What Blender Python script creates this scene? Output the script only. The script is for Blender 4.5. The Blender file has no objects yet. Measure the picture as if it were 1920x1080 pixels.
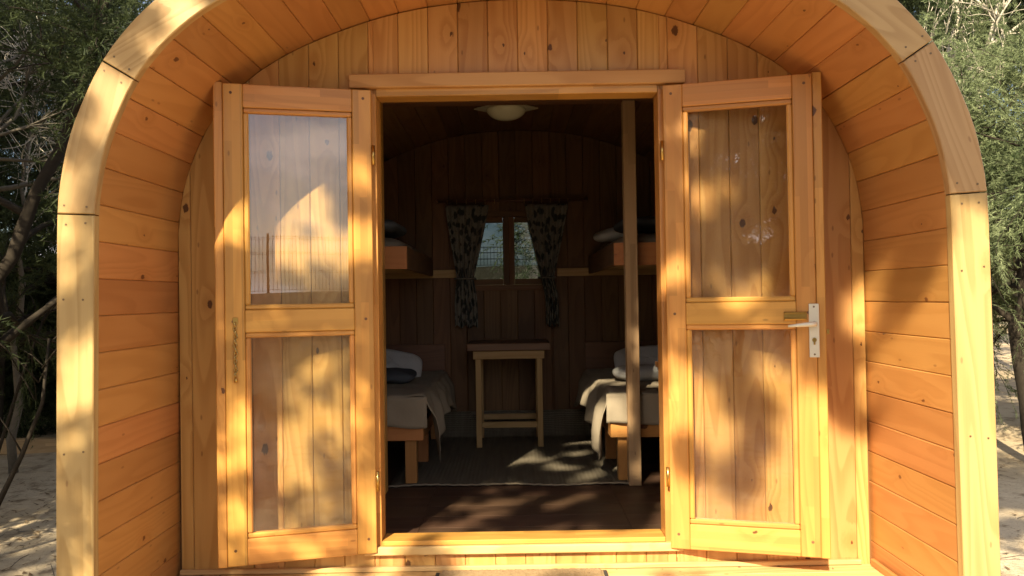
import bpy, bmesh, math, random
import numpy as np
from mathutils import Vector, Matrix
from mathutils import noise as mnoise

random.seed(7)
S = bpy.context.scene
C = S.collection

# ------------------------------------------------------------------ camera
ZC = 1.5                                   # eye height above the sand
cam_d = bpy.data.cameras.new('camera')
cam = bpy.data.objects.new('camera', cam_d); C.objects.link(cam)
cam_d.sensor_width = 36; cam_d.lens = 36 * 1500 / 1920
cam_d.clip_start = .05; cam_d.clip_end = 2000
cam.matrix_world = (Matrix.Translation((0, 0, ZC)) @ Matrix.Rotation(math.radians(90) + .012, 4, 'X')
                    @ Matrix.Rotation(-.016, 4, 'Z'))
S.camera = cam

# ------------------------------------------------------------------ light
SUN_DIR = Vector((.225, .68, -.505)).normalized()      # the way the sunlight travels
SUN_EL = math.asin(-SUN_DIR.z)
SUN_AZ = math.atan2(-SUN_DIR.x, -SUN_DIR.y)
SKY_STRENGTH, SUN_STRENGTH, EXPOSURE = .06, 5.0, 1.45
w = bpy.data.worlds.new('World'); S.world = w; w.use_nodes = True
nt = w.node_tree; nt.nodes.clear()
wo = nt.nodes.new('ShaderNodeOutputWorld'); bg = nt.nodes.new('ShaderNodeBackground')
sky = nt.nodes.new('ShaderNodeTexSky'); sky.sky_type = 'NISHITA'; sky.sun_disc = False
sky.sun_elevation = SUN_EL; sky.sun_rotation = SUN_AZ
sky.air_density = 1.0; sky.dust_density = 2.0; sky.ozone_density = 1.0
geo = nt.nodes.new('ShaderNodeTexCoord'); mp = nt.nodes.new('ShaderNodeMapping')
mp.inputs['Scale'].default_value = (2.2, 2.2, 5.0)
cn = nt.nodes.new('ShaderNodeTexNoise'); cn.inputs['Scale'].default_value = 2.0
cn.inputs['Detail'].default_value = 6; cn.inputs['Roughness'].default_value = .55
cr = nt.nodes.new('ShaderNodeMapRange'); cr.inputs[1].default_value = .44; cr.inputs[2].default_value = .62
cr.interpolation_type = 'SMOOTHSTEP'
mx = nt.nodes.new('ShaderNodeMix'); mx.data_type = 'RGBA'
mx.inputs[7].default_value = (13.0, 12.2, 12.0, 1)       # sunlit cloud, same scale as the sky
nt.links.new(geo.outputs['Generated'], mp.inputs[0]); nt.links.new(mp.outputs[0], cn.inputs['Vector'])
nt.links.new(cn.outputs[0], cr.inputs[0]); nt.links.new(cr.outputs[0], mx.inputs[0])
nt.links.new(sky.outputs[0], mx.inputs[6]); nt.links.new(mx.outputs[2], bg.inputs[0])
bg.inputs[1].default_value = SKY_STRENGTH
nt.links.new(bg.outputs[0], wo.inputs[0])
sl = bpy.data.lights.new('sun', 'SUN'); sl.energy = SUN_STRENGTH; sl.angle = math.radians(.53)
sl.color = (1.0, .86, .60)
so = bpy.data.objects.new('sun', sl); C.objects.link(so)
so.rotation_euler = SUN_DIR.to_track_quat('-Z', 'Y').to_euler()
so.location = (-6, -14, 12)
S.view_settings.view_transform = 'Standard'; S.view_settings.look = 'None'
S.view_settings.exposure = EXPOSURE; S.view_settings.gamma = 1; S.view_settings.use_curve_mapping = False
S.cycles.max_bounces = 10; S.cycles.diffuse_bounces = 5; S.cycles.transparent_max_bounces = 16
S.cycles.use_denoising = True; S.cycles.sample_clamp_indirect = 6

# ------------------------------------------------------------------ node helper
class NT:
    def __init__(self, name):
        self.m = bpy.data.materials.new(name); self.m.use_nodes = True
        self.t = self.m.node_tree; self.t.nodes.clear()
    def n(self, typ, **kw):
        nd = self.t.nodes.new('ShaderNode' + typ)
        for k, v in kw.items(): setattr(nd, k, v)
        return nd
    def put(self, sock, v):
        if v is None: return
        if isinstance(v, bpy.types.NodeSocket): self.t.links.new(v, sock)
        else: sock.default_value = v
    def math(self, op, a, b=None, c=None, clamp=False):
        nd = self.n('Math', operation=op, use_clamp=clamp)
        for i, v in enumerate((a, b, c)): self.put(nd.inputs[i], v)
        return nd.outputs[0]
    def ramp(self, v, a, b, lo=0., hi=1., smooth=True):
        nd = self.n('MapRange'); nd.interpolation_type = 'SMOOTHSTEP' if smooth else 'LINEAR'
        for i, x in enumerate((v, a, b, lo, hi)): self.put(nd.inputs[i], x)
        return nd.outputs[0]
    def mix(self, f, a, b, blend='MIX'):
        nd = self.n('Mix', data_type='RGBA', blend_type=blend)
        self.put(nd.inputs[0], f)
        for i, x in ((6, a), (7, b)): self.put(nd.inputs[i], (*x, 1) if isinstance(x, tuple) and len(x) == 3 else x)
        return nd.outputs[2]
    def vec(self, x, y, z):
        nd = self.n('CombineXYZ')
        for i, v in enumerate((x, y, z)): self.put(nd.inputs[i], v)
        return nd.outputs[0]
    def noise(self, vec, scale=1., detail=2., rough=.5, dim='3D'):
        nd = self.n('TexNoise', noise_dimensions=dim)
        self.put(nd.inputs['Vector'], vec); nd.inputs['Scale'].default_value = scale
        nd.inputs['Detail'].default_value = detail; nd.inputs['Roughness'].default_value = rough
        return nd.outputs[0]
    def bsdf(self, col, rough=.5, bump=None, bstr=.2, metal=0., spec=.5, bdist=.01):
        b = self.n('BsdfPrincipled'); o = self.n('OutputMaterial')
        self.put(b.inputs['Base Color'], (*col, 1) if isinstance(col, tuple) and len(col) == 3 else col)
        self.put(b.inputs['Roughness'], rough); b.inputs['Metallic'].default_value = metal
        b.inputs['Specular IOR Level'].default_value = spec
        if bump is not None:
            bn = self.n('Bump'); bn.inputs['Strength'].default_value = bstr; bn.inputs['Distance'].default_value = bdist
            self.put(bn.inputs['Height'], bump); self.t.links.new(bn.outputs[0], b.inputs['Normal'])
        self.t.links.new(b.outputs[0], o.inputs[0]); self.b = b
        return self.m

def wood(name, light, dark, ring=.55, tone=.14, rough=.42, knots=.75, lam=False, spec=.4, fibre=.16, knotcol=(.07, .022, .008), dens=3.0, rings=13.):
    g = NT(name)
    at = g.n('Attribute', attribute_name='grain'); oi = g.n('ObjectInfo')
    sx = g.n('SeparateXYZ'); g.t.links.new(at.outputs['Vector'], sx.inputs[0])
    r = oi.outputs['Random']
    u = g.math('ADD', sx.outputs[0], g.math('MULTIPLY', r, 83.)); v = g.math('ADD', sx.outputs[1], g.math('MULTIPLY', r, 41.7))
    wv = g.math('ADD', sx.outputs[2], g.math('MULTIPLY', r, 17.3))
    # knots
    kv = g.vec(g.math('MULTIPLY', u, dens * .8), g.math('MULTIPLY', v, dens * 1.3), 0.)
    vo = g.n('TexVoronoi', voronoi_dimensions='2D'); g.put(vo.inputs['Vector'], kv); vo.inputs['Scale'].default_value = 1
    sc = g.n('SeparateColor'); g.t.links.new(vo.outputs['Color'], sc.inputs[0])
    wob = g.math('MULTIPLY', g.math('SUBTRACT', g.noise(kv, 26., 2.), .5), .055)
    d = g.math('ADD', vo.outputs['Distance'], wob)
    kr = g.math('ADD', .0122, g.math('MULTIPLY', g.math('POWER', g.ramp(sc.outputs[0], 1. - knots, 1., 0., 1., False), 2.2), .06))
    km = g.math('SUBTRACT', 1., g.math('SMOOTH_MIN', g.math('DIVIDE', d, g.math('ADD', kr, .0005)), 1.25, .2), clamp=True)
    km = g.math('MULTIPLY', g.ramp(km, .0, .3), g.math('GREATER_THAN', kr, .0125))
    halo = g.math('MULTIPLY', g.ramp(d, .26, .02), g.math('GREATER_THAN', kr, .0125))
    v2 = g.n('TexVoronoi', voronoi_dimensions='2D'); g.put(v2.inputs['Vector'], g.vec(g.math('MULTIPLY', u, 5.), g.math('MULTIPLY', v, 13.), 0.)); v2.inputs['Scale'].default_value = 1
    s2 = g.n('SeparateColor'); g.t.links.new(v2.outputs['Color'], s2.inputs[0])
    pin = g.math('MULTIPLY', g.ramp(v2.outputs['Distance'], .075, .03), g.math('GREATER_THAN', s2.outputs[1], 1. - .25 * knots))
    km = g.math('MAXIMUM', km, g.math('MULTIPLY', pin, .5))
    # growth rings: contour lines of a stretched field, bent round the knots
    fv = g.vec(g.math('MULTIPLY', u, .55), g.math('MULTIPLY', v, 6.), g.math('MULTIPLY', wv, 6.))
    f = g.math('ADD', g.noise(fv, 1., 1.5, .4), g.math('MULTIPLY', halo, .09))
    fr = g.math('FRACT', g.math('MULTIPLY', f, rings))
    rg = g.math('MULTIPLY', g.ramp(fr, .15, .85), g.ramp(fr, 1., .86))
    fb = g.noise(g.vec(g.math('MULTIPLY', u, 5.), g.math('MULTIPLY', v, 260.), g.math('MULTIPLY', wv, 260.)), 1., 2.)
    bl = g.noise(g.vec(g.math('MULTIPLY', u, 1.6), g.math('MULTIPLY', v, 9.), 3.), 1., 3.)
    k = g.math('ADD', g.math('MULTIPLY', rg, ring), g.math('MULTIPLY', g.math('SUBTRACT', fb, .45), fibre * 2))
    k = g.math('ADD', k, g.math('MULTIPLY', g.math('SUBTRACT', bl, .5), .7), clamp=True)
    col = g.mix(k, light, dark)
    wn = g.n('TexWhiteNoise', noise_dimensions='1D'); g.put(wn.inputs['W'], g.math('MULTIPLY', r, 913.))
    tv = g.math('ADD', g.math('MULTIPLY', wn.outputs['Value'], 2 * tone), 1. - tone)
    if lam:
        row = g.math('FLOOR', g.math('DIVIDE', v, .031))
        rn = g.n('TexWhiteNoise', noise_dimensions='1D'); g.put(rn.inputs['W'], row)
        cell = g.math('FLOOR', g.math('ADD', g.math('MULTIPLY', u, 2.3), g.math('MULTIPLY', rn.outputs['Value'], 9.)))
        cw = g.n('TexWhiteNoise', noise_dimensions='2D'); g.put(cw.inputs['Vector'], g.vec(cell, row, 0.))
        tv = g.math('MULTIPLY', tv, g.math('ADD', g.math('MULTIPLY', cw.outputs['Value'], .3), .84))
    hs = g.n('HueSaturation'); g.put(hs.inputs['Value'], tv); g.put(hs.inputs['Color'], col)
    g.put(hs.inputs['Hue'], g.math('ADD', .492, g.math('MULTIPLY', r, .016)))
    col = g.mix(g.math('MULTIPLY', halo, .28), hs.outputs[0], dark)
    col = g.mix(g.math('MULTIPLY', km, .9), col, knotcol)
    rr = g.math('ADD', rough, g.math('MULTIPLY', g.math('SUBTRACT', bl, .5), .25))
    h = g.math('ADD', g.math('MULTIPLY', rg, .4), g.math('MULTIPLY', fb, .5))
    return g.bsdf(col, rr, h, .12, 0., spec, .003)

def plain(name, col, rough=.5, metal=0., var=.1, scale=20., spec=.5, bstr=.1):
    g = NT(name)
    tc = g.n('TexCoord'); n = g.noise(tc.outputs['Object'], scale, 4.)
    c = g.mix(n, tuple(x * (1 - var) for x in col), tuple(min(1, x * (1 + var)) for x in col))
    return g.bsdf(c, rough, n, bstr, metal, spec, .004)

def cloth(name, col, thread=420., var=.12, bstr=.35):
    g = NT(name)
    tc = g.n('TexCoord'); n = g.noise(tc.outputs['Object'], 7., 5.); n2 = g.noise(tc.outputs['Object'], thread, 1.)
    c = g.mix(n, tuple(x * (1 - var) for x in col), tuple(min(1, x * (1 + var)) for x in col))
    c = g.mix(g.math('MULTIPLY', n2, .25), c, tuple(x * .6 for x in col))
    m = g.bsdf(c, .9, g.math('ADD', g.math('MULTIPLY', n, 1.), g.math('MULTIPLY', n2, .15)), bstr, 0., .15, .02)
    return m

def leafmat(name, c1, c2, trans=.35):
    g = NT(name)
    tc = g.n('TexCoord'); oi = g.n('ObjectInfo')
    n = g.noise(tc.outputs['Object'], 1.7, 3.); n2 = g.noise(tc.outputs['Object'], 23., 1.)
    k = g.math('ADD', g.math('MULTIPLY', n, .7), g.math('MULTIPLY', n2, .5))
    col = g.mix(g.ramp(k, .35, .85), c1, c2)
    a = g.n('BsdfPrincipled'); g.put(a.inputs['Base Color'], col); a.inputs['Roughness'].default_value = .65
    a.inputs['Specular IOR Level'].default_value = .25
    t = g.n('BsdfTranslucent'); g.put(t.inputs[0], col)
    ms = g.n('MixShader'); ms.inputs[0].default_value = trans
    o = g.n('OutputMaterial')
    g.t.links.new(a.outputs[0], ms.inputs[1]); g.t.links.new(t.outputs[0], ms.inputs[2]); g.t.links.new(ms.outputs[0], o.inputs[0])
    return g.m

def glassmat(name, ior=1.52, tint=(.95, .96, .95), dust=.03, boost=1.):
    g = NT(name)
    fr = g.n('Fresnel'); fr.inputs[0].default_value = ior
    ge = g.n('NewGeometry')
    f = g.math('MULTIPLY', g.math('MULTIPLY', fr.outputs[0], boost), g.math('SUBTRACT', 1., ge.outputs['Backfacing']), clamp=True)
    tr = g.n('BsdfTransparent'); tr.inputs[0].default_value = (*tint, 1)
    gl = g.n('BsdfGlossy'); gl.inputs['Roughness'].default_value = 0.0
    tc = g.n('TexCoord')
    bn = g.n('Bump'); bn.inputs['Strength'].default_value = .02; bn.inputs['Distance'].default_value = .02
    g.put(bn.inputs['Height'], g.noise(tc.outputs['Object'], 2.5, 1.)); g.t.links.new(bn.outputs[0], gl.inputs['Normal'])
    ms = g.n('MixShader'); g.put(ms.inputs[0], f)
    g.t.links.new(tr.outputs[0], ms.inputs[1]); g.t.links.new(gl.outputs[0], ms.inputs[2])
    df = g.n('BsdfDiffuse'); df.inputs[0].default_value = (.55, .5, .45, 1)
    m2 = g.n('MixShader')
    g.put(m2.inputs[0], g.math('MULTIPLY', g.ramp(g.noise(tc.outputs['Object'], 5., 5., .65), .35, .8), dust))
    g.t.links.new(ms.outputs[0], m2.inputs[1]); g.t.links.new(df.outputs[0], m2.inputs[2])
    o = g.n('OutputMaterial'); g.t.links.new(m2.outputs[0], o.inputs[0])
    return g.m

M = {}
M['pine'] = wood('pine wall', (.55, .30, .10), (.39, .175, .045), ring=.55, tone=.18, knots=.97, dens=3.0)
M['inner'] = wood('shade-darkened pine inside', (.15, .072, .026), (.09, .038, .013), ring=.5, tone=.2, knots=.45, rough=.6)  # same wood as outside; the interior shade is put into the colour
M['shell'] = wood('varnished shell', (.485, .225, .068), (.36, .145, .035), ring=.34, tone=.14, rough=.4, knots=.45, dens=3.4, fibre=.1, knotcol=(.13, .04, .012))
M['trim'] = wood('pale trim', (.47, .30, .125), (.34, .19, .065), ring=.55, tone=.12, rough=.5, knots=.5, dens=2.6, knotcol=(.16, .06, .02), rings=16.)
M['door'] = wood('honey door', (.54, .265, .065), (.40, .165, .033), ring=.35, tone=.06, rough=.38, knots=.25, lam=True, spec=.45)
M['head'] = wood('header', (.50, .26, .10), (.36, .16, .05), ring=.5, tone=.06, knots=.2, rough=.5)
M['post'] = wood('grey post', (.44, .29, .145), (.31, .19, .085), ring=.4, tone=.08, knots=.35, lam=True, rough=.6)
M['bed'] = wood('orange bed', (.42, .18, .055), (.30, .11, .03), ring=.3, tone=.1, knots=.3)
M['table'] = wood('table wood', (.44, .28, .12), (.31, .17, .06), ring=.4, tone=.1, knots=.2, rough=.6)
M['darkwood'] = wood('dark top', (.16, .075, .035), (.09, .04, .02), ring=.4, tone=.1, knots=.2)
M['floor'] = wood('dark floor', (.085, .047, .029), (.055, .030, .018), ring=.4, tone=.12, knots=.0, rough=.5, spec=.3)
M['deck'] = wood('deck pine', (.62, .41, .18), (.46, .26, .09), ring=.5, tone=.1, knots=.4, rough=.55)
M['alu'] = plain('cream metal', (.70, .68, .58), .35, .25, .05)
M['brass'] = plain('brass', (.55, .36, .11), .28, 1., .15, 60.)
M['chain'] = plain('worn brass chain', (.42, .30, .11), .18, 1., .5, 90.)
M['screw'] = plain('screw', (.17, .11, .06), .45, .6, .2)
M['black'] = plain('dark gap', (.02, .012, .008), .9)
M['roof'] = plain('roof felt', (.035, .033, .03), .95, 0, .3, 40)
M['sheet'] = cloth('beige sheet', (.27, .225, .165))
M['pillow'] = cloth('white pillow', (.55, .54, .53), bstr=.5)
M['blanket'] = cloth('grey blanket', (.085, .09, .10), 260)
M['towel'] = cloth('grey towel', (.40, .39, .38), 200)
M['darkcloth'] = cloth('dark cloth', (.05, .05, .055), 200)
M['mattress'] = cloth('mattress', (.26, .21, .15))
M['lampglass'] = plain('opal glass', (.86, .84, .62), .12, 0, .03, 8)
M['lampplate'] = plain('lamp plate', (.6, .55, .42), .25, 0, .1)
M['fence'] = plain('fence green', (.02, .026, .024), .5, .2)
M['bark'] = plain('dark bark', (.028, .022, .016), .9, 0, .45, 30, .2, .8)
M['palebark'] = plain('pale bark', (.50, .45, .37), .85, 0, .25, 26, .2, .6)
M['greybark'] = plain('grey bark', (.12, .105, .085), .9, 0, .35, 30, .2, .7)
M['leaf'] = leafmat('sage leaf', (.05, .08, .03), (.31, .36, .19), .4)
M['leafdark'] = leafmat('dark leaf', (.022, .034, .012), (.07, .09, .034))
M['litter'] = leafmat('leaf litter', (.10, .06, .03), (.26, .19, .11), .1)
M['glass'] = glassmat('door glass', 1.52, boost=3.7, dust=.03)
M['wglass'] = glassmat('grey window glass', 1.5, (.30, .33, .34), .02)
M['white'] = plain('white plastic', (.7, .7, .7), .4)

def groundmat():
    g = NT('sand')
    tc = g.n('TexCoord'); P = tc.outputs['Object']
    a = g.noise(P, .5, 4.); b = g.noise(P, 6., 5., .6); c = g.noise(P, 45., 4., .7)
    col = g.mix(g.ramp(a, .35, .65), (.41, .325, .215), (.50, .41, .29))
    col = g.mix(g.ramp(b, .5, .72), col, (.24, .18, .115))
    col = g.mix(g.ramp(c, .58, .75), col, (.12, .085, .05))
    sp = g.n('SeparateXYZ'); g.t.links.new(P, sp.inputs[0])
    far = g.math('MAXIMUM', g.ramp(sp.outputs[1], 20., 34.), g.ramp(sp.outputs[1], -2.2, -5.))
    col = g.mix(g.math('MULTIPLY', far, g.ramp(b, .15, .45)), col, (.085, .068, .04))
    return g.bsdf(col, .95, g.math('ADD', b, g.math('MULTIPLY', c, .35)), .7, 0., .1, .05)
M['sand'] = groundmat()

def rugmat():
    g = NT('woven rug')
    tc = g.n('TexCoord'); sp = g.n('SeparateXYZ'); g.t.links.new(tc.outputs['UV'], sp.inputs[0])
    x, y = sp.outputs[0], sp.outputs[1]
    wv = g.math('SINE', g.math('MULTIPLY', y, 420.)); wx = g.math('SINE', g.math('MULTIPLY', x, 260.))
    n = g.noise(g.vec(g.math('MULTIPLY', x, 30.), g.math('MULTIPLY', y, 3.), 0.), 1., 3.)
    col = g.mix(n, (.12, .10, .073), (.24, .20, .145))
    col = g.mix(g.ramp(wv, -.2, .9, 0., .5), col, (.05, .052, .042))
    return g.bsdf(col, .95, g.math('ADD', wv, g.math('MULTIPLY', wx, .5)), .5, 0., .1, .004)
M['rug'] = rugmat()
def curtainmat():
    g = NT('floral curtain')
    tc = g.n('TexCoord'); P = tc.outputs['UV']
    vo = g.n('TexVoronoi'); g.put(vo.inputs['Vector'], P); vo.inputs['Scale'].default_value = 11.
    n = g.noise(P, 17., 4.); n2 = g.noise(P, 45., 2.)
    d = g.math('ADD', vo.outputs['Distance'], g.math('MULTIPLY', g.math('SUBTRACT', n, .5), 1.1))
    col = g.mix(g.ramp(d, .52, .38), (.205, .19, .16), (.05, .055, .05))
    col = g.mix(g.math('MULTIPLY', g.ramp(n2, .6, .66), .7), col, (.05, .06, .075))
    return g.bsdf(col, .9, n, .2, 0., .1, .01)
M['curtain'] = curtainmat()
def matmat():
    g = NT('coir mat')
    tc = g.n('TexCoord'); P = tc.outputs['Object']
    n = g.noise(P, 130., 4., .7); n2 = g.noise(P, 9., 3.)
    col = g.mix(n, (.26, .17, .085), (.62, .46, .27)); col = g.mix(g.math('MULTIPLY', n2, .3), col, (.2, .13, .07))
    return g.bsdf(col, .95, n, 1., 0., .1, .01)
M['coir'] = matmat()

# ------------------------------------------------------------------ object helpers
def link(name, me, mat, parent=None, loc=None, kind=None, smooth=False):
    o = bpy.data.objects.new(name, me); C.objects.link(o)
    if mat is not None and not me.materials: me.materials.append(mat)
    if parent is not None: o.parent = parent
    if loc is not None: o.location = loc
    if kind: o['kind'] = kind
    if smooth: me.shade_smooth()
    return o
def thing(name, label, cat, loc=(0, 0, 0), rz=0., group=None):
    o = bpy.data.objects.new(name, None); C.objects.link(o)
    o.location = loc; o.rotation_euler = (0, 0, rz); o.empty_display_size = .1
    return tag(o, label, cat, group)
def tag(o, label, cat, group=None):
    o['label'] = label; o['category'] = cat
    if group: o['group'] = group
    return o
def empty(name, parent):
    o = bpy.data.objects.new(name, None); C.objects.link(o); o.parent = parent; o.empty_display_size = .1
    return o
def grain(me, arr):
    a = me.attributes.new('grain', 'FLOAT_VECTOR', 'POINT'); a.data.foreach_set('vector', np.asarray(arr, np.float32).ravel())
def coords(me):
    a = np.empty(len(me.vertices) * 3, np.float32); me.vertices.foreach_get('co', a); return a.reshape(-1, 3)
def bm_mesh(bm, name):
    bmesh.ops.recalc_face_normals(bm, faces=bm.faces[:])
    me = bpy.data.meshes.new(name); bm.to_mesh(me); bm.free(); return me

BOX = {}
def box_mesh(sx, sy, sz, axes='xzy', bev=.002):
    """box centred on its origin; axes = which local axes run along, across and through the grain"""
    key = (round(sx, 4), round(sy, 4), round(sz, 4), axes, bev)
    if key in BOX: return BOX[key].copy() if False else BOX[key]
    bm = bmesh.new(); bmesh.ops.create_cube(bm, size=1)
    for v in bm.verts: v.co = Vector((v.co.x * sx, v.co.y * sy, v.co.z * sz))
    if bev: bmesh.ops.bevel(bm, geom=bm.edges[:], offset=min(bev, .4 * min(sx, sy, sz)), segments=1, affect='EDGES')
    me = bm_mesh(bm, 'board'); c = coords(me); ix = ['xyz'.index(a) for a in axes]
    grain(me, c[:, ix]); BOX[key] = me
    return me
MB = {}
def board(name, lo, hi, mat, parent, axes='xzy', bev=.002, rot=None):
    """a board between two corners"""
    s = [hi[i] - lo[i] for i in range(3)]
    me = box_mesh(*s, axes=axes, bev=bev)
    key = (me.name, M[mat].name)
    if key not in MB:
        m2 = me.copy(); m2.materials.append(M[mat]); MB[key] = m2
    o = bpy.data.objects.new(name, MB[key]); C.objects.link(o); o.parent = parent
    o.location = [(hi[i] + lo[i]) / 2 for i in range(3)]
    if rot: o.rotation_euler = rot
    return o
def prism(name, outline, y0, y1, mat, parent, bev=.003, udir=(0, 1)):
    """outline in x,z pulled from y0 to y1; grain along udir (x,z)"""
    bm = bmesh.new()
    f = [bm.verts.new((x, y0, z)) for x, z in outline]; b = [bm.verts.new((x, y1, z)) for x, z in outline]
    n = len(f); ff = bm.faces.new(f); bm.faces.new(b[::-1])
    for i in range(n): bm.faces.new((f[i], b[i], b[(i + 1) % n], f[(i + 1) % n]))
    bm.normal_update()
    if bev: bmesh.ops.bevel(bm, geom=list(ff.edges), offset=bev, segments=1, affect='EDGES', clamp_overlap=True)
    me = bm_mesh(bm, name); c = coords(me); ux, uz = udir
    grain(me, np.stack([c[:, 0] * ux + c[:, 2] * uz, -c[:, 0] * uz + c[:, 2] * ux, c[:, 1]], 1))
    return link(name, me, M[mat], parent)
def tube_geo(pts, radii, n=6, V=None, F=None, cap=True):
    V = [] if V is None else V; F = [] if F is None else F
    pts = [Vector(p) for p in pts]; b0 = len(V); m = len(pts)
    t0 = (pts[1] - pts[0]).normalized(); ref = Vector((0, 0, 1)) if abs(t0.z) < .9 else Vector((1, 0, 0))
    s = t0.cross(ref).normalized()
    for i, p in enumerate(pts):
        t = (pts[min(i + 1, m - 1)] - pts[max(i - 1, 0)]).normalized()
        s = (s - t * s.dot(t)).normalized(); q = t.cross(s)
        for k in range(n):
            a = 2 * math.pi * k / n
            V.append(tuple(p + (s * math.cos(a) + q * math.sin(a)) * radii[i]))
    for i in range(m - 1):
        for k in range(n):
            a, b = b0 + i * n + k, b0 + i * n + (k + 1) % n
            F.append((a, b, b + n, a + n))
    if cap:
        F.append(tuple(b0 + k for k in range(n))[::-1]); F.append(tuple(b0 + (m - 1) * n + k for k in range(n)))
    return V, F
def geo(name, V, F, mat, parent=None, smooth=True, kind=None, gr=None):
    me = bpy.data.meshes.new(name); me.from_pydata([tuple(v) for v in V], [], F); me.update()
    if smooth: me.shade_smooth()
    if gr: grain(me, coords(me)[:, ['xyz'.index(a) for a in gr]])
    return link(name, me, M[mat] if isinstance(mat, str) else mat, parent, kind=kind)
def tube(name, pts, r, mat, parent=None, n=8):
    V, F = tube_geo(pts, r if isinstance(r, (list, tuple)) else [r] * len(pts), n)
    return geo(name, V, F, mat, parent)
def lathe(name, prof, mat, parent, n=24, loc=(0, 0, 0)):
    V, F = [], []
    for r, z in prof:
        for k in range(n):
            a = 2 * math.pi * k / n; V.append((r * math.cos(a) + loc[0], r * math.sin(a) + loc[1], z + loc[2]))
    for i in range(len(prof) - 1):
        for k in range(n):
            a, b = i * n + k, i * n + (k + 1) % n; F.append((a, b, b + n, a + n))
    F.append(tuple(range(n))[::-1]); F.append(tuple((len(prof) - 1) * n + k for k in range(n)))
    return geo(name, V, F, mat, parent)
def grid(name, fn, nu, nv, mat, parent=None, uvs=None, thick=0.):
    V = [fn(i / nu, j / nv) for j in range(nv + 1) for i in range(nu + 1)]
    F = [(j * (nu + 1) + i, j * (nu + 1) + i + 1, (j + 1) * (nu + 1) + i + 1, (j + 1) * (nu + 1) + i) for j in range(nv) for i in range(nu)]
    me = bpy.data.meshes.new(name); me.from_pydata(V, [], F)
    uv = me.uv_layers.new(name='UVMap'); su, sv = uvs or (1, 1)
    for lp in me.loops:
        j, i = divmod(lp.vertex_index, nu + 1); uv.data[lp.index].uv = (i / nu * su, j / nv * sv)
    me.shade_smooth(); o = link(name, me, M[mat], parent)
    if thick:
        md = o.modifiers.new('thickness', 'SOLIDIFY'); md.thickness = thick; md.offset = 0
    return o

# ------------------------------------------------------------------ ground
def hgt(x, y):
    def ss(a, b, t):
        t = min(1, max(0, (t - a) / (b - a))); return t * t * (3 - 2 * t)
    h = 3.4 * ss(14, 50, y + .06 * x) + 4 * ss(60, 200, y)
    h += 1.75 * ss(-9, -16.5, y)
    if abs(x) > 2.2 or y > 7 or y < 1: h += .03 * math.sin(x * 1.3 + y * .7) + .02 * math.sin(y * 2.1 - x)
    return h
xs = np.unique(np.concatenate([np.linspace(-400, 400, 25), np.linspace(-60, 60, 41), np.linspace(-12, 12, 61)]).round(3))
ys = np.unique(np.concatenate([np.linspace(-400, 400, 25), np.linspace(-60, 80, 71), np.linspace(-2, 16, 46)]).round(3))
V = [(x, y, hgt(x, y)) for y in ys for x in xs]; nx = len(xs)
F = [(j * nx + i, j * nx + i + 1, (j + 1) * nx + i + 1, (j + 1) * nx + i) for j in range(len(ys) - 1) for i in range(nx - 1)]
geo('ground', V, F, 'sand', kind='structure')

# ------------------------------------------------------------------ cabin shell
CX, DF, DB, DI = .04, 2.68, 3.36, 6.0           # cabin axis; front edge, front wall, far inner wall
DECK, FLOOR = ZC - 1.135, ZC - 1.04
half = [(1.458, -1.30), (1.452, -.6), (1.445, 0), (1.440, .30), (1.428, .41), (1.405, .52), (1.362, .635), (1.30, .758), (1.225, .855),
        (1.145, .932), (1.05, 1.0), (.88, 1.088), (.62, 1.181), (.35, 1.238), (0, 1.262)]
ctrl = [(-x, z) for x, z in half] + [(x, z) for x, z in half[-2::-1]]
def crom(P, n=10):
    out = []
    for i in range(len(P) - 1):
        p0, p1, p2, p3 = (np.array(P[max(0, min(len(P) - 1, i + k))]) for k in (-1, 0, 1, 2))
        for k in range(n):
            t = k / n
            out.append(.5 * (2 * p1 + (p2 - p0) * t + (2 * p0 - 5 * p1 + 4 * p2 - p3) * t * t + (3 * p1 - p0 - 3 * p2 + p3) * t ** 3))
    out.append(np.array(P[-1])); return np.array(out)
PR = crom(ctrl); PR = PR + np.array([CX, ZC])
seg = np.linalg.norm(np.diff(PR, axis=0), axis=1); ARC = np.concatenate([[0], np.cumsum(seg)]); LEN = ARC[-1]
def prof(s, off=0.):
    s = min(max(s, 0), LEN)
    x, z = np.interp(s, ARC, PR[:, 0]), np.interp(s, ARC, PR[:, 1])
    e = .02
    a = np.array([np.interp(max(s - e, 0), ARC, PR[:, 0]), np.interp(max(s - e, 0), ARC, PR[:, 1])])
    b = np.array([np.interp(min(s + e, LEN), ARC, PR[:, 0]), np.interp(min(s + e, LEN), ARC, PR[:, 1])])
    t = (b - a) / np.linalg.norm(b - a); n = np.array([-t[1], t[0]])     # outwards (left leg first, going up)
    return (x + n[0] * off, z + n[1] * off)
def ceil_at(x):
    i = len(PR) // 2
    L, R = PR[:i + 1], PR[i:]
    return float(np.interp(x, L[:, 0], L[:, 1])) if x < CX else float(np.interp(-x, -R[::-1, 0], R[::-1, 1]))
def s_at(side, z):                                # arc length where a leg reaches height z
    i = len(PR) // 2
    if side < 0: return float(np.interp(z, PR[:i + 1, 1], ARC[:i + 1]))
    return float(np.interp(-z, -PR[i:, 1], ARC[i:]))

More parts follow.
